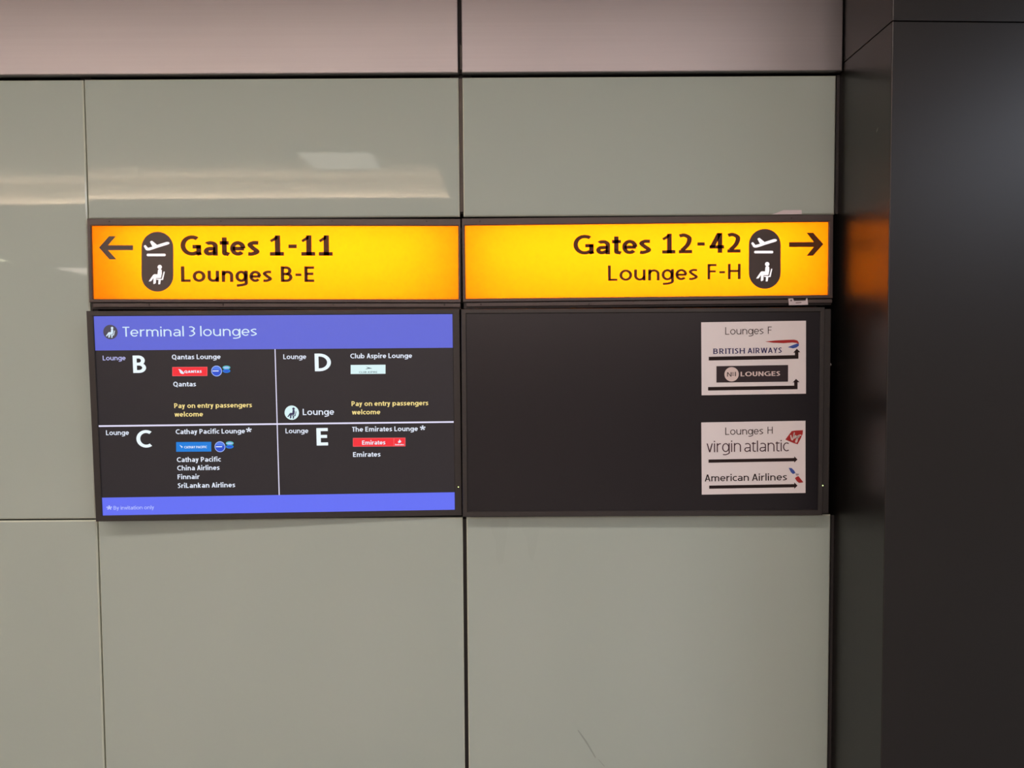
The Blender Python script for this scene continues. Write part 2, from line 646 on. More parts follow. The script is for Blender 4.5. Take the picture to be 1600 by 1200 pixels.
def typeset(s, t, X, serif=False):
    x, polys, prev = 0.0, [], None
    for ch in s:
        if ch == ' ':
            x += 0.40
            prev = None
            continue
        if prev is not None:
            gap = 0.150 - 0.15 * max(0, t - 0.10)
            for c in (prev, ch):
                if c in ROUND:
                    gap -= 0.03
                if c in SLANT:
                    gap -= 0.055
                if c == '-':
                    gap += 0.02
            if prev in 'rfc':
                gap -= 0.04
            if serif:
                gap += 0.05
            x += gap
        p, w = glyph(ch, t, X, serif)
        polys += [[(q[0] + x, q[1]) for q in k] for k in p]
        x += w
        prev = ch
    return polys, x


# pictograms, measured in photo pixels from the centre of the left sign's pill
PLANE = [(905, 425), (918, 408), (936, 405), (978, 452), (1050, 432), (1010, 352), (1022, 338), (1046, 334), (1128, 402),
         (1280, 354), (1312, 353), (1335, 366), (1332, 384), (1310, 397), (1130, 452), (1070, 474), (1000, 495), (962, 496), (940, 486)]
RUNWAY = [(968, 549), (1260, 549), (1272, 560), (1272, 580), (1260, 592), (968, 592), (955, 580), (955, 560)]
BODY = [(1143, 818), (1160, 806), (1190, 806), (1206, 822), (1208, 880), (1192, 955), (1112, 957), (1108, 1040), (1076, 1057), (1066, 1048),
        (1068, 955), (1030, 1008), (988, 1013), (1000, 992), (1062, 902), (1082, 891), (1136, 892)]
CHAIR = [(1238, 846), (1257, 850), (1228, 986), (1190, 988), (1180, 1058), (1147, 1060), (1152, 986), (1118, 982), (1116, 966), (1206, 968)]


def picto(pts):
    return [(x / 10.667 + 140 - 246.2, y / 10.667 + 345 - 409.0) for x, y in pts]


def figure(p, cx, cy, k, m, lift, parent):
    """Seated traveller pictogram: head, body and chair as one cut shape."""
    src = [picto(BODY), picto(CHAIR), [(1172 / 10.667 + 140 - 246.2 + 3.5 * math.cos(a * 0.3927), 772 / 10.667 + 345 - 409.0 + 3.5 * math.sin(a * 0.3927)) for a in range(16)]]
    mx, my = -0.9, 19.5
    polys = [[p.loc(cx + (x - mx) * k, cy + (y - my) * k) for x, y in q] for q in src]
    return flat('seated_figure_symbol', polys, m, lift, parent)


# ------------------------------------------------------------------ large structure
CEIL = 3.0
X_L, X_C, X_R = -1.1917, -0.1320, 0.9284           # panel joints and the right edge of the glazing
Z_TOP, Z_SIGN, Z_SEAM = 2.3650, 1.9768, 1.1175     # glass top, lower edge over the signs, seam under the screens

wall = structure(box('wall_back', -10.0, 6.0, 0.16, 0.30, 0.0, CEIL, 'carrier'))


def glass_panel(x0, x1, z0, z1, tilt=0.0):
    bm = bmesh.new()
    add_box(bm, x0, x1, 0.0, 0.012, z0, z1)
    # polished arris around the front edge
    ed = [e for e in bm.edges if all(v.co.y < 0.001 for v in e.verts)]
    r = bmesh.ops.bevel(bm, geom=ed, offset=0.0035, segments=1, affect='EDGES', profile=0.5)
    for f in bm.faces:
        c = f.calc_center_median()
        f.material_index = 0 if (abs(f.normal.y) > 0.99 and c.y < 0.001) else 1
    zc = (z0 + z1) / 2
    if tilt:
        bmesh.ops.rotate(bm, verts=bm.verts[:], cent=(0, 0.0, zc), matrix=Matrix.Rotation(R(tilt), 3, 'X'))
    return bm_obj('glass_panel', bm, ['glass', 'glass_edge'], wall)


g = 0.0022
glass_panel(-3.4, X_L - g, Z_SEAM + 0.0025, Z_TOP, -0.22)
glass_panel(-3.4, X_L - g, 0.02, Z_SEAM - 0.0025)
glass_panel(X_L + g, X_C - 0.0055, Z_SIGN, Z_TOP)
glass_panel(X_C + 0.0055, X_R, Z_SIGN, Z_TOP)
pm = glass_panel(X_L + g, X_C - 0.0055, 0.02, Z_SEAM - 0.0025)
pr = glass_panel(X_C + 0.0055, X_R, 0.02, Z_SEAM - 0.0025)
box('joint_carrier', X_C - 0.03, X_C + 0.03, 0.013, 0.16, 0.02, Z_SEAM - 0.01, 'carrier', wall)
box('joint_carrier', X_C - 0.03, X_C + 0.03, 0.013, 0.16, Z_SIGN + 0.01, CEIL, 'carrier', wall)
box('joint_gasket', X_C - 0.004, X_C + 0.0045, 0.003, 0.0129, Z_SIGN + 0.014, Z_TOP - 0.002, 'gasket', wall)
box('joint_carrier', X_L - 0.015, X_L + 0.015, 0.0135, 0.16, 0.02, CEIL, 'carrier', wall)
box('joint_gasket', X_L - 0.0015, X_L + 0.0015, 0.0095, 0.0129, 0.02, Z_TOP - 0.003, 'gasket', wall)


def steel_panel(x0, x1):
    bm = bmesh.new()
    add_box(bm, x0, x1, -0.016, 0.006, Z_TOP + 0.0075, CEIL - 0.004)
    ed = [e for e in bm.edges if all(v.co.y < -0.015 for v in e.verts)]
    bmesh.ops.bevel(bm, geom=ed, offset=0.0028, segments=3, affect='EDGES', profile=0.5)
    return bm_obj('steel_panel', bm, 'steel', wall)


steel_panel(-5.0, X_C - 0.0045)
steel_panel(X_C + 0.0055, 0.9392)
box('joint_gasket', X_C + 0.0005, X_C + 0.0050, -0.011, 0.004, Z_TOP + 0.018, Z_TOP + 0.085, 'gasket', wall)
box('steel_carrier', -5.0, 0.94, 0.0065, 0.16, Z_TOP + 0.012, CEIL - 0.004, 'carrier', wall)

# dark clad portal on the right: a core with two folded metal claddings that meet at a seam
PX, PY, PZ = 0.9420, -0.2895, 2.3944
portal = structure(box('wall_right', PX + 0.02, 5.9, PY + 0.14, 0.155, 0.0, CEIL, 'carrier'))


def cladding(z0, z1):
    """Folded sheet: side face towards the signs, a small radius, then the front face that falls back by two degrees."""
    prof = [(PX, 0.150)]
    r = 0.0025
    for k in range(5):
        a = R(180 + 90 * k / 4)
        prof.append((PX + r + r * math.cos(a), PY + r + r * math.sin(a)))
    prof.append((3.6, PY + (3.6 - PX) * math.tan(R(2.0))))
    inner = [(PX + 0.004, 0.150), (PX + 0.004, PY + 0.004), (3.6, PY + 0.004 + (3.6 - PX) * math.tan(R(2.0)))]
    loop = prof + inner[::-1]
    n = len(loop)
    vs = [(x, y, z) for z in (z0, z1) for x, y in loop]
    fs = [(i, (i + 1) % n, n + (i + 1) % n, n + i) for i in range(n)]
    m = len(prof)
    for o in (0, n):
        for i in range(m - 1):
            j = 0 if i < 1 else (1 if i < m - 2 else 2)
        fs.append(tuple(range(o, o + n)))
    o = mesh_obj('cladding_panel', vs, fs, 'cladding', portal)
    return o


cladding(0.0, PZ - 0.0017)
cladding(PZ + 0.0017, CEIL - 0.002)

for za, zb in ((0.0, Z_SEAM - 0.006), (Z_SIGN + 0.003, Z_TOP + 0.004)):
    box('added_gap_filler', X_R + 0.0045, PX - 0.0005, 0.008, 0.014, za, zb, 'bezel', wall)  # made-up strip closing the gap so the portal mirrors less black

# the rest of the hall, seen only in reflections
floor = structure(box('floor', -10.0, 6.0, -13.0, 0.30, -0.1, 0.0, 'floor'))
structure(box('wall_rear', -10.0, 6.0, -13.1, -13.0, 0.0, CEIL, 'plaster'))
structure(box('wall_left', -10.1, -10.0, -13.0, 0.30, 0.0, CEIL, 'plaster'))
structure(box('wall_far_right', 6.0, 6.1, -13.0, 0.30, 0.0, CEIL, 'plaster'))

# ceiling with a shallow lit recess
RX0, RX1, RY0, RY1 = -8.5, -0.54, -5.0, -2.5
bm = bmesh.new()
for a in ((-10.1, 6.1, RY1, 0.3), (-10.1, 6.1, -13.1, RY0), (-10.1, RX0, RY0, RY1), (RX1, 6.1, RY0, RY1)):
    add_box(bm, a[0], a[1], a[2], a[3], CEIL, CEIL + 0.20)
ceil = structure(bm_obj('ceiling', bm, 'ceiling'))
box('recess_ceiling', RX0 - 0.05, RX1 + 0.05, RY0 - 0.05, RY1 + 0.05, CEIL + 0.201, CEIL + 0.23, 'recess', ceil)
box('recess_edge', RX0, RX1, RY0, RY0 + 0.004, CEIL + 0.001, CEIL + 0.200, 'recess', ceil)


def ceiling_light(x0, x1, y0, y1, z, m, label, group, rim=0.02):
    t = empty('ceiling_light', ((x0 + x1) / 2, (y0 + y1) / 2, z))
    cx, cy = (x0 + x1) / 2, (y0 + y1) / 2
    a, b = (x1 - x0) / 2, (y1 - y0) / 2
    mesh_obj('diffuser', [(-a, -b, -0.012), (a, -b, -0.012), (a, b, -0.012), (-a, b, -0.012)], [(0, 3, 2, 1)], m, t)
    bm = bmesh.new()
    add_box(bm, -a - rim, a + rim, -b - rim, -b, -0.018, 0.0)
    add_box(bm, -a - rim, a + rim, b, b + rim, -0.018, 0.0)
    add_box(bm, -a - rim, -a, -b, b, -0.018, 0.0)
    add_box(bm, a, a + rim, -b, b, -0.018, 0.0)
    bm_obj('trim_frame', bm, 'lamp_trim', t)
    tag(t, label, 'ceiling light', group)
    return t


WARM, COOL, NEUT = (1.0, 0.79, 0.74), (0.80, 0.86, 1.0), (1.0, 0.80, 0.75)
M['fill_near'] = lamp_mat('added_near_fill', NEUT, LV_NEAR)
M['fill_rear'] = lamp_mat('added_rear_fill', WARM, LV_REAR)
M['lamp_right'] = lamp_mat('right_luminaire', COOL, LV_RIGHT)
M['lamp_cove'] = lamp_mat('cove_strip', (1.0, 0.80, 0.62), LV_COVE)
M['lamp_dim'] = lamp_mat('dim_recess_panel', (1.0, 0.90, 0.78), 3.2)
M['lamp_soft'] = lamp_mat('pale_far_panel', (1.0, 0.85, 0.74), 6.0)
M['lamp_far'] = lamp_mat('far_luminaire', (1.0, 0.95, 0.62), 14.0)

for x, lb in ((-5.4, 'far along the plain glass wall'), (-3.8, 'over the plain glass panel'), (-2.2, 'short of the left amber sign'), (-0.6, 'above the joint between the amber signs')):
    e = 0.78
    ceiling_light(x - e, x + e, -1.68, -1.45, CEIL, 'fill_near', 'added long warm ceiling panel ' + lb, 'added walkway ceiling lights')  # unseen run added for an even sheen on the steel
ceiling_light(0.24, 1.25, -1.68, -1.45, CEIL, 'fill_near', 'added short warm ceiling panel above the right amber sign', 'added walkway ceiling lights')  # added to lift the darker right steel panel
for y in (-7.0, -9.0):
    for x in (-4.0, -2.0, 0.0, 2.0):
        ceiling_light(x - 0.6, x + 0.6, y - 0.3, y + 0.3, CEIL, 'fill_rear', 'added warm white ceiling panel in the rows across the back of the hall', 'added back hall ceiling lights')  # invented rows, set where the glass does not mirror them
for y in (-2.4, -3.8):
    ceiling_light(3.2, 4.6, y - 0.3, y + 0.3, CEIL, 'lamp_right', 'cool white ceiling panel on the portal side of the hall', 'cool ceiling lights')
ceiling_light(-1.69, -1.10, -4.62, -4.03, CEIL + 0.20, 'lamp_dim', 'dim square ceiling panel set in the lit ceiling recess', None)
ceiling_light(-9.2, -7.17, -8.96, -8.74, CEIL, 'lamp_far', 'yellowish ceiling panel at the far end of the hall', None)
ceiling_light(-7.10, -5.80, -11.2, -9.85, CEIL, 'lamp_soft', 'pale square ceiling panel beside the yellowish one at the far end', None)
cv = empty('cove_light', ((RX0 + RX1) / 2, RY0 + 0.02, CEIL))
L = (RX1 - RX0) / 2 - 0.01
box('light_strip', -L, L, -0.004, 0.012, -0.002, 0.006, 'lamp_cove', cv)
box('lip_profile', -L, L, -0.014, 0.024, -0.010, -0.0025, 'lamp_trim', cv)
box('lip_upstand', -L, L, 0.020, 0.024, -0.0025, 0.0075, 'lamp_trim', cv)  # unseen upstand added to block the direct view of the strip
tag(cv, 'thin warm light strip along the far edge of the ceiling recess', 'light strip')


# ------------------------------------------------------------------ gate signs
def gate_sign(cx, cz, ry, w, h, left_out, right_out, label):
    p = Panel('gate_sign', cx, -0.004, cz, 0, ry, 0, w, h)
    t = p.root
    x0, x1 = -w / 2, w / 2
    ring_frame('frame', x0 - left_out, x1 + right_out, -0.0095, h + 0.0195, x0, x1, 0.0, h, -0.008, 0.004, 'sign_frame', t, lip=0.0022)
    # white lined box behind the face
    bm = bmesh.new()
    d = 0.150
    a, b, c, e = x0 - 0.004, x1 + 0.004, -0.004, h + 0.004
    v = [bm.verts.new(q) for q in ((a, 0.004, c), (b, 0.004, c), (b, 0.004, e), (a, 0.004, e), (a, d, c), (b, d, c), (b, d, e), (a, d, e))]
    for q in ((4, 5, 6, 7), (0, 1, 5, 4), (1, 2, 6, 5), (2, 3, 7, 6), (3, 0, 4, 7)):
        bm.faces.new([v[i] for i in q])
    bm_obj('light_box', bm, 'sign_back', t)
    mesh_obj('sign_face', [(x0 - 0.003, 0, -0.003), (x1 + 0.003, 0, -0.003), (x1 + 0.003, 0, h + 0.003), (x0 - 0.003, 0, h + 0.003)],
             [(0, 1, 2, 3)], 'acrylic', t)
    # upper rail with its packing and lower clip rail
    box('lower_rail', x0 - left_out + 0.010, x1 + right_out - 0.001, -0.0065, 0.02, -0.0225, -0.0125, 'sign_frame', t, bevel=0.001)
    box('groove', x0 - left_out + 0.002, x1 + right_out - 0.001, 0.0, 0.02, -0.028, -0.0098, 'screw', t)
    tag(t, label, 'sign')
    return p


def screws(p, pts):
    for px, py in pts:
        x, z = p.loc(px, py)
        bm = bmesh.new()
        bmesh.ops.create_cone(bm, cap_ends=True, segments=10, radius1=0.0022, radius2=0.0018, depth=0.002,
                              matrix=Matrix.Translation((x, -0.0085, z)) @ Matrix.Rotation(R(90), 4, 'X'))
        bm_obj('screw', bm, 'screw', p.root)


def tube(p, u0, u1, v, m):
    bm = bmesh.new()
    bmesh.ops.create_cone(bm, cap_ends=True, segments=14, radius1=0.013, radius2=0.013, depth=u1 - u0,
                          matrix=Matrix.Translation(((u0 + u1) / 2, 0.115, v)) @ Matrix.Rotation(R(90), 4, 'Y'))
    bm_obj('tube_lamp', bm, m, p.root)


M['tube'] = lamp_mat('fluorescent_tube', (1.0, 0.97, 0.92), LV_TUBE)


def pill(p, cx, cy, shift):
    r = 24.9
    pts = []
    for k in range(25):
        a = R(180 * k / 24)
        pts.append((cx + r * math.cos(a), cy - 21.9 - r * math.sin(a)))
    for k in range(25):
        a = R(180 + 180 * k / 24)
        pts.append((cx + r * math.cos(a), cy + 21.9 - r * math.sin(a)))
    pl = p.poly('pictogram_plate', pts, 'vinyl_pill', 0.0008)
    for nm, src in (('aeroplane_symbol', PLANE), ('runway_symbol', RUNWAY)):
        p.poly(nm, [(cx + x, cy + y) for x, y in picto(src)], 'icon_white', 0.0014, pl)
    figure(p, cx - 0.9, cy + 19.5, 1.0, 'icon_white', 0.0014, pl)


LS = gate_sign(-0.660, 1.8494, 0.378, 1.0363, 0.2065, 0.0095, 0.0065, 'backlit amber sign reading Gates 1-11 Lounges B-E with an arrow pointing left')
tube(LS, -0.47, 0.47, 0.128, 'tube')
for s, a, b in (('Gates', 282.5, 406), ('1', 422, 444), ('-', 451, 464), ('11', 471, 520)):
    LS.text(s, a, b, 399.6, 31.8, 0.205, 'vinyl', 0.0008)
for s, a, b in (('Lounges', 283.2, 425.5), ('B-E', 439, 491.2)):
    LS.text(s, a, b, 440.6, 24.4, 0.185, 'vinyl', 0.0008)
LS.poly('arrow', [(155, 386.8), (170.5, 369.2), (181.4, 369.2), (169, 383.2), (208.2, 383.2), (208.2, 391), (169, 391), (182, 405.3), (171.2, 405.3)], 'vinyl_pill', 0.0008)
pill(LS, 246.2, 409.0, 0)
screws(LS, [(173, 346.6), (347, 346.4), (520, 346), (667, 346.5), (235, 476.4), (350, 476), (522, 476), (694.5, 476.2)])

RS = gate_sign(0.3934, 1.8491, -0.239, 1.0316, 0.2062, 0.0080, 0.0115, 'backlit amber sign reading Gates 12-42 Lounges F-H with an arrow pointing right')
tube(RS, -0.48, 0.46, 0.128, 'tube')
for s, a, b, y in (('Gates', 896, 1017.5, 397.4), ('12', 1034.6, 1081.4, 396.0), ('-', 1089.5, 1101, 395.6), ('42', 1108.4, 1157, 395.0)):
    RS.text(s, a, b, y, 31.0, 0.19, 'vinyl', 0.0008)
for s, a, b, y in (('Lounges', 950, 1090.4, 438.2), ('F-H', 1105.4, 1157, 436.4)):
    RS.text(s, a, b, y, 24.0, 0.155, 'vinyl', 0.0008)
RS.poly('arrow', [(1286.3, 381.6), (1270.4, 363.7), (1260.1, 363.7), (1271.4, 378.2), (1232.8, 378.5), (1232.8, 386), (1271.4, 385.9), (1260.1, 399.8), (1270.2, 399.6)], 'vinyl', 0.0008)
pill(RS, 1194.8, 404.5, 0)
screws(RS, [(750, 346.5), (751.5, 475.8), (920, 475), (1235, 341.5)])


# ------------------------------------------------------------------ screens
def screen(cx, y, cz, rot, w, h, bz, face, label):
    p = Panel('information_screen', cx, y, cz, rot[0], rot[1], rot[2], w, h)
    t = p.root
    x0, x1 = -w / 2, w / 2
    l, r, b, tp = bz
    ring_frame('bezel', x0 - l, x1 + r, -b, h + tp, x0, x1, 0.0, h, -0.004, 0.012, 'bezel', t, lip=0.0018)
    box('back_housing', x0 - l + 0.006, x1 + r - 0.006, 0.0121, 0.058, -b + 0.006, h + tp - 0.006, 'bezel', t, bevel=0.003)
    d = mesh_obj('display', [(x0, 0, 0), (x1, 0, 0), (x1, 0, h), (x0, 0, h)], [(0, 1, 2, 3)], face, t)
    tag(t, label, 'screen')
    return p, d


def led(p, px, py):
    x, z = p.loc(px, py)
    bm = bmesh.new()
    bmesh.ops.create_uvsphere(bm, u_segments=10, v_segments=6, radius=0.0015, matrix=Matrix.Translation((x, -0.0045, z)))
    bm_obj('power_led', bm, 'led', p.root)


LP, LD = screen(-0.6559, -0.030, 1.4189, (1.486, -0.074, 2.138), 0.9936, 0.5614, (0.0185, 0.0205, 0.0165, 0.0145), 'display_on',
                'lit display headed Terminal 3 lounges listing lounges B to E')
led(LP, 716.3, 760.5)
LIFT, LIFT2, LIFT3 = 0.0004, 0.0008, 0.0012
w2, H = LP.w / 2, LP.h
zh = (LP.loc(150, 547.5)[1] + LP.loc(706, 543.5)[1]) / 2
zf = (LP.loc(162, 777.5)[1] + LP.loc(710, 769.2)[1]) / 2
hb = LP.poly('header_band', [(-w2, zh), (w2, zh), (w2, H), (-w2, H)], 'band', LIFT, LD, local=True)
fb = LP.poly('footer_band', [(-w2, 0), (w2, 0), (w2, zf), (-w2, zf)], 'band2', LIFT, LD, local=True)
za = (LP.loc(155, 665.4)[1] + LP.loc(430, 662.9)[1] + LP.loc(709, 659.2)[1]) / 3
LP.poly('divider_line', [(-w2, za - 0.0023), (w2, za - 0.0023), (w2, za + 0.0023), (-w2, za + 0.0023)], 'line', LIFT2, LD, local=True)
xa = (LP.loc(430.3, 548)[0] + LP.loc(435.8, 770)[0]) / 2
LP.poly('divider_line', [(xa - 0.0014, zf), (xa + 0.0014, zf), (xa + 0.0014, zh), (xa - 0.0014, zh)], 'line', LIFT, LD, local=True)

LP.disc('heading_disc', 172.8, 518.8, 11.3, 'px_disc', LIFT2, LD)
figure(LP, 172.8, 518.9, 0.57, 'tx_head', LIFT3, LD)
LP.text('Terminal 3 lounges', 192, 401.8, 526.3, 15.4, 0.115, 'tx_head', LIFT2, LD, yr=524.4)
B_, S_ = 0.185, 7.5
for s, a, b, y, cap, t, m in (
        ('Lounge', 160.9, 196.6, 562.9, 7.4, 0.16, 'tx_dim'),
        ('B', 208.4, 228.8, 582.7, 27.2, 0.19, 'tx_big'),
        ('Qantas Lounge', 268.8, 345.0, 561.2, S_, B_, 'tx_white'),
        ('Qantas', 271.0, 306.6, 603.8, S_, B_, 'tx_white'),
        ('Pay on entry passengers', 272.5, 394.0, 637.0, S_, B_, 'tx_yel'),
        ('welcome', 272.9, 317.5, 650.8, S_, B_, 'tx_yel'),
        ('Lounge', 166.0, 201.8, 679.7, 7.6, 0.17, 'tx_white'),
        ('C', 213.8, 237.3, 699.4, 27.5, 0.19, 'tx_big'),
        ('Cathay Pacific Lounge', 274.8, 383.1, 677.6, S_, B_, 'tx_white'),
        ('*', 385.6, 393.0, 683.4, 15.5, B_, 'tx_white'),
        ('Cathay Pacific', 276.6, 345.6, 721.5, S_, B_, 'tx_white'),
        ('China Airlines', 277.2, 343.4, 734.6, S_, B_, 'tx_white'),
        ('Finnair', 277.8, 311.9, 748.5, S_, B_, 'tx_white'),
        ('SriLankan Airlines', 278.1, 367.8, 761.8, S_, B_, 'tx_white'),
        ('Lounge', 442.9, 478.7, 561.0, 7.6, 0.17, 'tx_white'),
        ('D', 492.2, 517.5, 580.0, 27.6, 0.19, 'tx_big'),
        ('Club Aspire Lounge', 547.5, 644.0, 559.6, S_, B_, 'tx_white'),
        ('Lounge', 473.2, 522.2, 648.3, 9.8, 0.16, 'tx_white'),
        ('Pay on entry passengers', 549.4, 669.4, 633.8, S_, B_, 'tx_yel'),
        ('welcome', 550.0, 594.4, 647.4, S_, B_, 'tx_yel'),
        ('Lounge', 446.3, 481.9, 676.8, 7.6, 0.17, 'tx_white'),
        ('E', 495.0, 512.8, 696.0, 27.2, 0.20, 'tx_big'),
        ('The Emirates Lounge', 550.3, 653.0, 673.9, S_, B_, 'tx_white'),
        ('*', 657.0, 664.2, 680.2, 15.5, B_, 'tx_white'),
        ('Emirates', 551.8, 594.8, 713.6, S_, B_, 'tx_white')):
    LP.text(s, a, b, y, cap, t, m, LIFT2, LD)
LP.text('*', 167.8, 175.0, 803.8, 14.0, 0.3, 'tx_foot', LIFT2, LD)
LP.text('By invitation only', 177.8, 241.0, 795.9, 5.8, 0.13, 'tx_foot', LIFT2, LD)


def rect(x0, y0, x1, y1, sk=0.0):
    return [(x0, y1), (x1, y1 + sk), (x1, y0 + sk), (x0, y0)]


def tile(x0, y0, x1, y1, m, rim=None, sk=-0.4):
    if rim:
        LP.poly('logo_border', rect(x0 - 0.7, y0 - 0.7, x1 + 0.7, y1 + 0.7, sk), rim, LIFT, LD)
    return LP.poly('logo_tile', rect(x0, y0, x1, y1, sk), m, LIFT2, LD)


tile(270.0, 574.2, 323.4, 587.0, 'px_red', 'px_red_rim')
LP.text('QANTAS', 288.2, 315.4, 582.6, 3.9, 0.24, 'tx_white', LIFT3, LD)
LP.poly('kangaroo_mark', [(278.8, 576.6), (282.5, 577.4), (285.6, 580.2), (288.4, 583.0), (286.6, 584.4), (283.2, 583.8), (281.0, 581.6), (280.8, 579.4)], 'tx_white', LIFT3, LD)
tile(275.4, 690.7, 330.3, 705.8, 'px_blue')
LP.text('CATHAY PACIFIC', 288.2, 323.7, 700.3, 3.6, 0.20, 'tx_white', LIFT3, LD)
LP.poly('wing_mark', [(280.8, 694.4), (282.4, 696.2), (284.0, 697.0), (286.0, 698.2), (283.6, 700.2), (284.0, 698.6), (282.2, 697.4)], 'tx_white', LIFT3, LD)
tile(548.0, 570.2, 602.4, 584.4, 'px_white')
LP.poly('swoosh_mark', [(571.6, 572.8), (581.8, 575.6), (575.0, 576.4), (570.6, 577.2), (573.6, 575.4), (575.6, 575.2)], 'px_grey', LIFT3, LD)
LP.text('CLUB ASPIRE', 561.2, 589.6, 582.9, 2.9, 0.16, 'px_grey', LIFT3, LD)
tile(552.2, 685.0, 632.8, 697.2, 'px_red', 'px_red_rim', -0.5)
LP.text('Emirates', 565.9, 602.4, 694.6, 6.6, 0.19, 'tx_white', LIFT3, LD)
LP.poly('tile_line', [(615.0, 684.6), (615.9, 684.6), (616.0, 697.4), (615.1, 697.4)], 'px_red_rim', LIFT3, LD)
LP.poly('flame_mark', [(624.2, 686.0), (625.4, 688.0), (627.4, 689.6), (625.8, 691.6), (622.8, 692.0), (621.6, 690.2), (623.6, 688.6)], 'tx_white', LIFT3, LD)
LP.text('Emirates', 617.4, 631.4, 695.6, 2.2, 0.24, 'tx_white', LIFT3, LD)
for cx, cy, ex, ey in ((338.5, 579.7, 354.0, 574.3), (343.8, 698.0, 359.1, 692.5)):
    LP.disc('roundel_rim', cx, cy, 8.4, 'px_rim', LIFT, LD)
    LP.disc('roundel', cx, cy, 7.3, 'px_round', LIFT2, LD)
    LP.poly('roundel_cap', [(cx + 7.0 * math.cos(R(a)), cy - 7.0 * math.sin(R(a))) for a in range(15, 170, 12)], 'px_roundlite', LIFT2 + 0.0002, LD)
    LP.poly('roundel_lettering', rect(cx - 6.2, cy - 0.8, cx + 3.4, cy + 0.7, -0.1), 'tx_white', LIFT3, LD)
    for k, (m1, m2) in enumerate((('px_teal', 'px_white'), ('px_round', 'px_rim'))):
        LP.disc('oval_rim', ex, ey + 5.3 * k, 6.1, 'px_teal' if k == 0 else 'px_blue', LIFT2, LD, ry=3.0)
        LP.disc('oval', ex, ey + 5.3 * k + 0.1, 4.4, 'px_rim' if k == 0 else 'px_round', LIFT3, LD, ry=1.5)
LP.disc('lounge_disc', 456.0, 644.8, 11.2, 'px_white', LIFT2, LD)
figure(LP, 456.2, 645.0, 0.57, 'px_ink', LIFT3, LD)

RP, RD = screen(0.3782, -0.030, 1.4189, (-0.199, 0.083, -0.37), 0.997, 0.562, (0.0145, 0.0120, 0.0150, 0.0130), 'display_off',
                'switched-off dark display with two paper notices taped on it')
led(RP, 1284.6, 758.2)
# mounting bracket that shows between the dark display and the portal
bx = box('bracket', RP.w / 2 + 0.013, RP.w / 2 + 0.034, 0.006, 0.10, -0.012, RP.h + 0.008, 'bezel', RP.root, bevel=0.002)


# ------------------------------------------------------------------ paper notices on the dark screen
def notice(cx, cz, ry, label):
    mw = Matrix.Translation(RP.root.location) @ RP.root.rotation_euler.to_matrix().to_4x4()
    c = mw @ Vector((cx - 0.3782, -0.0012, cz - 1.4189 + RP.h / 2))
    p = Panel('paper_notice', c.x, c.y, c.z, -0.199, ry, -0.37, 0.2950, 0.2060)
    bm = bmesh.new()
    nx, nz = 12, 8
    g_ = {}
    for s, yo in ((0, 0.0), (1, 0.0005)):
        for i in range(nx + 1):
            for j in range(nz + 1):
                g_[s, i, j] = bm.verts.new((-p.w / 2 + p.w * i / nx, yo, p.h * j / nz))
    for s in (0, 1):
        for i in range(nx):
            for j in range(nz):
                q = [g_[s, i, j], g_[s, i + 1, j], g_[s, i + 1, j + 1], g_[s, i, j + 1]]
                bm.faces.new(q if s == 0 else q[::-1])
    rim = [(i, 0) for i in range(nx)] + [(nx, j) for j in range(nz)] + [(i, nz) for i in range(nx, 0, -1)] + [(0, j) for j in range(nz, 0, -1)]
    for k in range(len(rim)):
        a, b = rim[k], rim[(k + 1) % len(rim)]
        bm.faces.new((g_[0, a[0], a[1]], g_[1, a[0], a[1]], g_[1, b[0], b[1]], g_[0, b[0], b[1]]))
    s = bm_obj('sheet', bm, 'paper', p.root)
    tag(p.root, label, 'notice')
    return p, s


def z7(pts):
    return [(x / 6.667 + 1080, y / 6.667 + 490) for x, y in pts]


def z8(pts):
    return [(x / 6.667 + 1080, y / 6.667 + 640) for x, y in pts]


def txt(p, par, oy, s, xl, xr, yb, cap, t, m, **k):
    p.text(s, xl / 6.667 + 1080, xr / 6.667 + 1080, yb / 6.667 + oy, cap / 6.667, t, m, 0.0005, par, **k)


N1, S1 = notice(0.6906, 1.5708, -0.508, 'white paper notice for Lounges F with two bent black arrows')
txt(N1, S1, 490, 'Lounges', 355, 753, 216, 77, 0.10, 'ink_grey')
txt(N1, S1, 490, 'F', 798, 838, 211, 75, 0.10, 'ink_grey')
N1.poly('ribbon_mark', z7([(770, 291), (880, 280), (1000, 274), (1070, 272), (1105, 280), (1118, 298), (1121, 318), (1095, 305), (1050, 301), (960, 308), (850, 303)]), 'ink_red', 0.0005, S1)
N1.poly('ribbon_mark', z7([(1005, 350), (1060, 327), (1105, 312), (1121, 318), (1120, 335), (1095, 354), (1060, 362)]), 'ink_blue', 0.0005, S1)
txt(N1, S1, 490, 'BRITISH', 230, 558, 418, 56, 0.16, 'ink_navy', serif=True)
txt(N1, S1, 490, 'AIRWAYS', 587, 943, 411, 55, 0.16, 'ink_navy', serif=True)
N1.poly('bent_arrow', z7([(182, 450), (1080, 433), (1080, 405), (1063, 407), (1100, 365), (1135, 402), (1116, 403), (1116, 470), (182, 488)]), 'ink', 0.0005, S1)
N1.poly('bent_arrow', z7([(175, 765), (1072, 750), (1072, 716), (1055, 718), (1092, 680), (1127, 714), (1107, 715), (1107, 787), (175, 801)]), 'ink', 0.0005, S1)
N1.poly('logo_box', z7([(262, 548), (1009, 535), (1008, 709), (262, 718)]), 'ink_box', 0.0005, S1)
N1.disc('logo_disc', 420 / 6.667 + 1080, 632 / 6.667 + 490, 75 / 6.667, 'ink_white', 0.0008, S1)
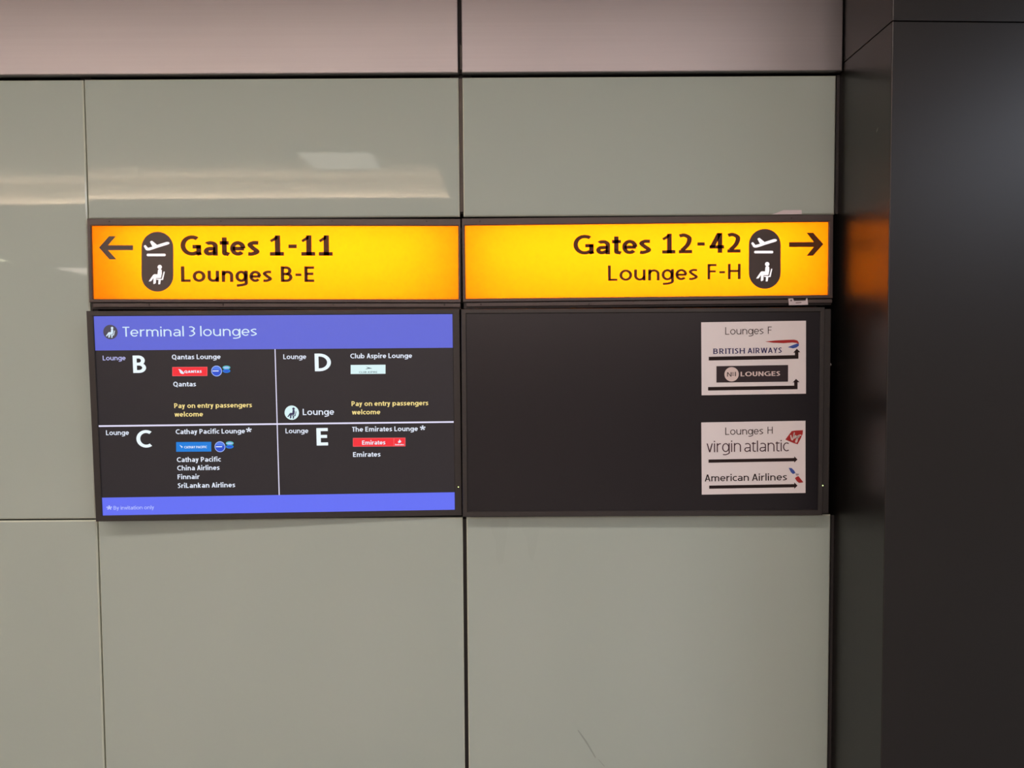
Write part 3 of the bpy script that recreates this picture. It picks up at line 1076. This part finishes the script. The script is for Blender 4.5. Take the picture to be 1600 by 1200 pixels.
for s, a, b, y, c, t, m in (('N', 373, 418, 656, 46, 0.13, 'ink_box'), ('o', 424, 442, 631, 28, 0.14, 'ink_box'), ('I', 455, 464, 652, 46, 0.14, 'ink_box'),
                            ('LOUNGES', 513, 925, 651, 48, 0.19, 'ink_white')):
    N1.text(s, a / 6.667 + 1080, b / 6.667 + 1080, y / 6.667 + 490, c / 6.667, t, m, 0.0011, S1)
N1.poly('ordinal_line', z7([(424, 638), (444, 638), (444, 644), (424, 644)]), 'ink_box', 0.0011, S1)

N2, S2 = notice(0.6924, 1.2878, -0.598, 'white paper notice for Lounges H with two straight black arrows')
txt(N2, S2, 640, 'Lounges', 355, 750, 260, 76, 0.11, 'ink_grey')
txt(N2, S2, 640, 'H', 795, 848, 251, 73, 0.11, 'ink_grey')
txt(N2, S2, 640, 'virgin', 160, 518, 442, 112, 0.10, 'ink_plum', x_height=0.82)
txt(N2, S2, 640, 'atlantic', 553, 1018, 437, 112, 0.10, 'ink_plum', x_height=0.82)
N2.poly('kite_mark', z8([(980, 312), (1046, 224), (1090, 217), (1164, 214), (1160, 255), (1138, 305), (1108, 361), (1060, 346)]), 'ink_red', 0.0005, S2)
pn = Pen(13, 1, False)
pn.spl([(1035, 265), (1052, 318), (1075, 240), (1068, 262), (1072, 300), (1086, 270), (1092, 296), (1104, 275), (1100, 300), (1112, 276), (1098, 335), (1088, 330),
        (1118, 268), (1120, 288), (1128, 266), (1146, 270)], 1.0, 5)
flat('script_lettering', [[N2.loc(*q) for q in z8(k)] for k in pn.p], 'ink_white', 0.0008, S2)
N2.poly('straight_arrow', z8([(180, 520), (1073, 504), (1073, 487), (1107, 519), (1073, 552), (1073, 538), (180, 553)]), 'ink', 0.0005, S2)
txt(N2, S2, 640, 'American', 140, 600, 745, 73, 0.14, 'ink')
txt(N2, S2, 640, 'Airlines', 632, 998, 739, 73, 0.14, 'ink')
N2.poly('eagle_mark', z8([(1015, 607), (1045, 609), (1072, 635), (1086, 660), (1060, 671), (1038, 652)]), 'ink_blue', 0.0005, S2)
N2.poly('eagle_mark', z8([(1086, 664), (1125, 670), (1112, 688), (1092, 688)]), 'ink_pale', 0.0005, S2)
N2.poly('eagle_mark', z8([(1080, 714), (1096, 700), (1116, 692), (1168, 757), (1122, 763), (1100, 746)]), 'ink_red', 0.0006, S2)
N2.poly('straight_arrow', z8([(187, 791), (1073, 776), (1073, 758), (1107, 792), (1073, 824), (1073, 809), (187, 824)]), 'ink', 0.0005, S2)

# ------------------------------------------------------------------ wear on the glass and the cladding
M['drip'] = mat('dried_drip', tuple(c * 0.965 for c in GLASS_COL), rough=0.10, noise=0.02)
M['scuff'] = mat('scratch_grey', tuple(c * 0.72 for c in GLASS_COL), rough=0.4, noise=0.05)
M['chip'] = mat('bare_metal_chip', (0.30, 0.28, 0.26), rough=0.4, noise=0.1)


def mark(name, pts, m, parent):
    """A stain or scratch lying on the glass, whose face is the plane y = 0."""
    q = []
    for p in pts:
        d = ray(*p)
        w = CAM + d * (CAM_D / d.y)
        q.append((w.x, w.z))
    return flat(name, [q], m, 0.0002, parent)


mark('dried_drip', [(766, 813), (795, 813), (793, 832), (790, 850), (786, 880), (780, 884), (776, 872), (774, 846), (768, 830)], 'drip', pr)
mark('dried_drip', [(814, 813), (845, 813), (842, 832), (838, 856), (832, 878), (826, 866), (822, 840), (816, 828)], 'drip', pr)
mark('scratch', [(902, 1141), (904, 1141), (917, 1158), (931, 1183), (930, 1184.5), (915, 1160)], 'scuff', pr)
mark('scratch', [(934, 1186), (935, 1186), (945, 1197), (944, 1198)], 'scuff', pr)


# ------------------------------------------------------------------ small things
sp = Panel('torn_label', 0.79, -0.0004, 1.986, 0, -0.3, 0, 0.06, 0.012)
sp.poly('paper_strip', [(1205, 335.2), (1214, 332.4), (1224, 328.4), (1252.4, 328.2), (1252.8, 334.8)], 'label', 0.0004)
tag(sp.root, 'small torn white label stuck on the glass edge above the amber sign', 'label')
bp = Panel('barcode_label', 0.83, -0.0125, 1.7375, 0, -0.3, 0, 0.06, 0.012)
bl = bp.poly('label_strip', [(1231.5, 466.5), (1239, 466.2), (1240.5, 470.2), (1258.5, 469.8), (1259.5, 466.0), (1261.5, 466.0), (1262.6, 476.3), (1232.6, 477.0)], 'label', 0.0004)
bp.poly('printed_line', [(1243, 472.6), (1252, 472.2), (1252, 473.4), (1243, 473.8)], 'label_ink', 0.0008, bl)
bp.disc('printed_dot', 1236, 469.5, 1.4, 'label_ink', 0.0008, bl)
tag(bp.root, 'small white label with fine print under the right end of the amber sign', 'label')
bm = bmesh.new()
bmesh.ops.create_uvsphere(bm, u_segments=12, v_segments=8, radius=0.0042)
st = bm_obj('plastic_stud', bm, 'stud', None, True)
st.location = (PX - 0.0120, 0.022, 1.5495)
tag(st, 'tiny pale plastic stud on the dark bracket beside the portal', 'stud')

mesh_obj('paint_chip', [(PX - 0.0004, -0.224, 2.158), (PX - 0.0004, -0.219, 2.153), (PX - 0.0004, -0.215, 2.146), (PX - 0.0004, -0.220, 2.149)], [(0, 1, 2, 3)], 'chip', portal)
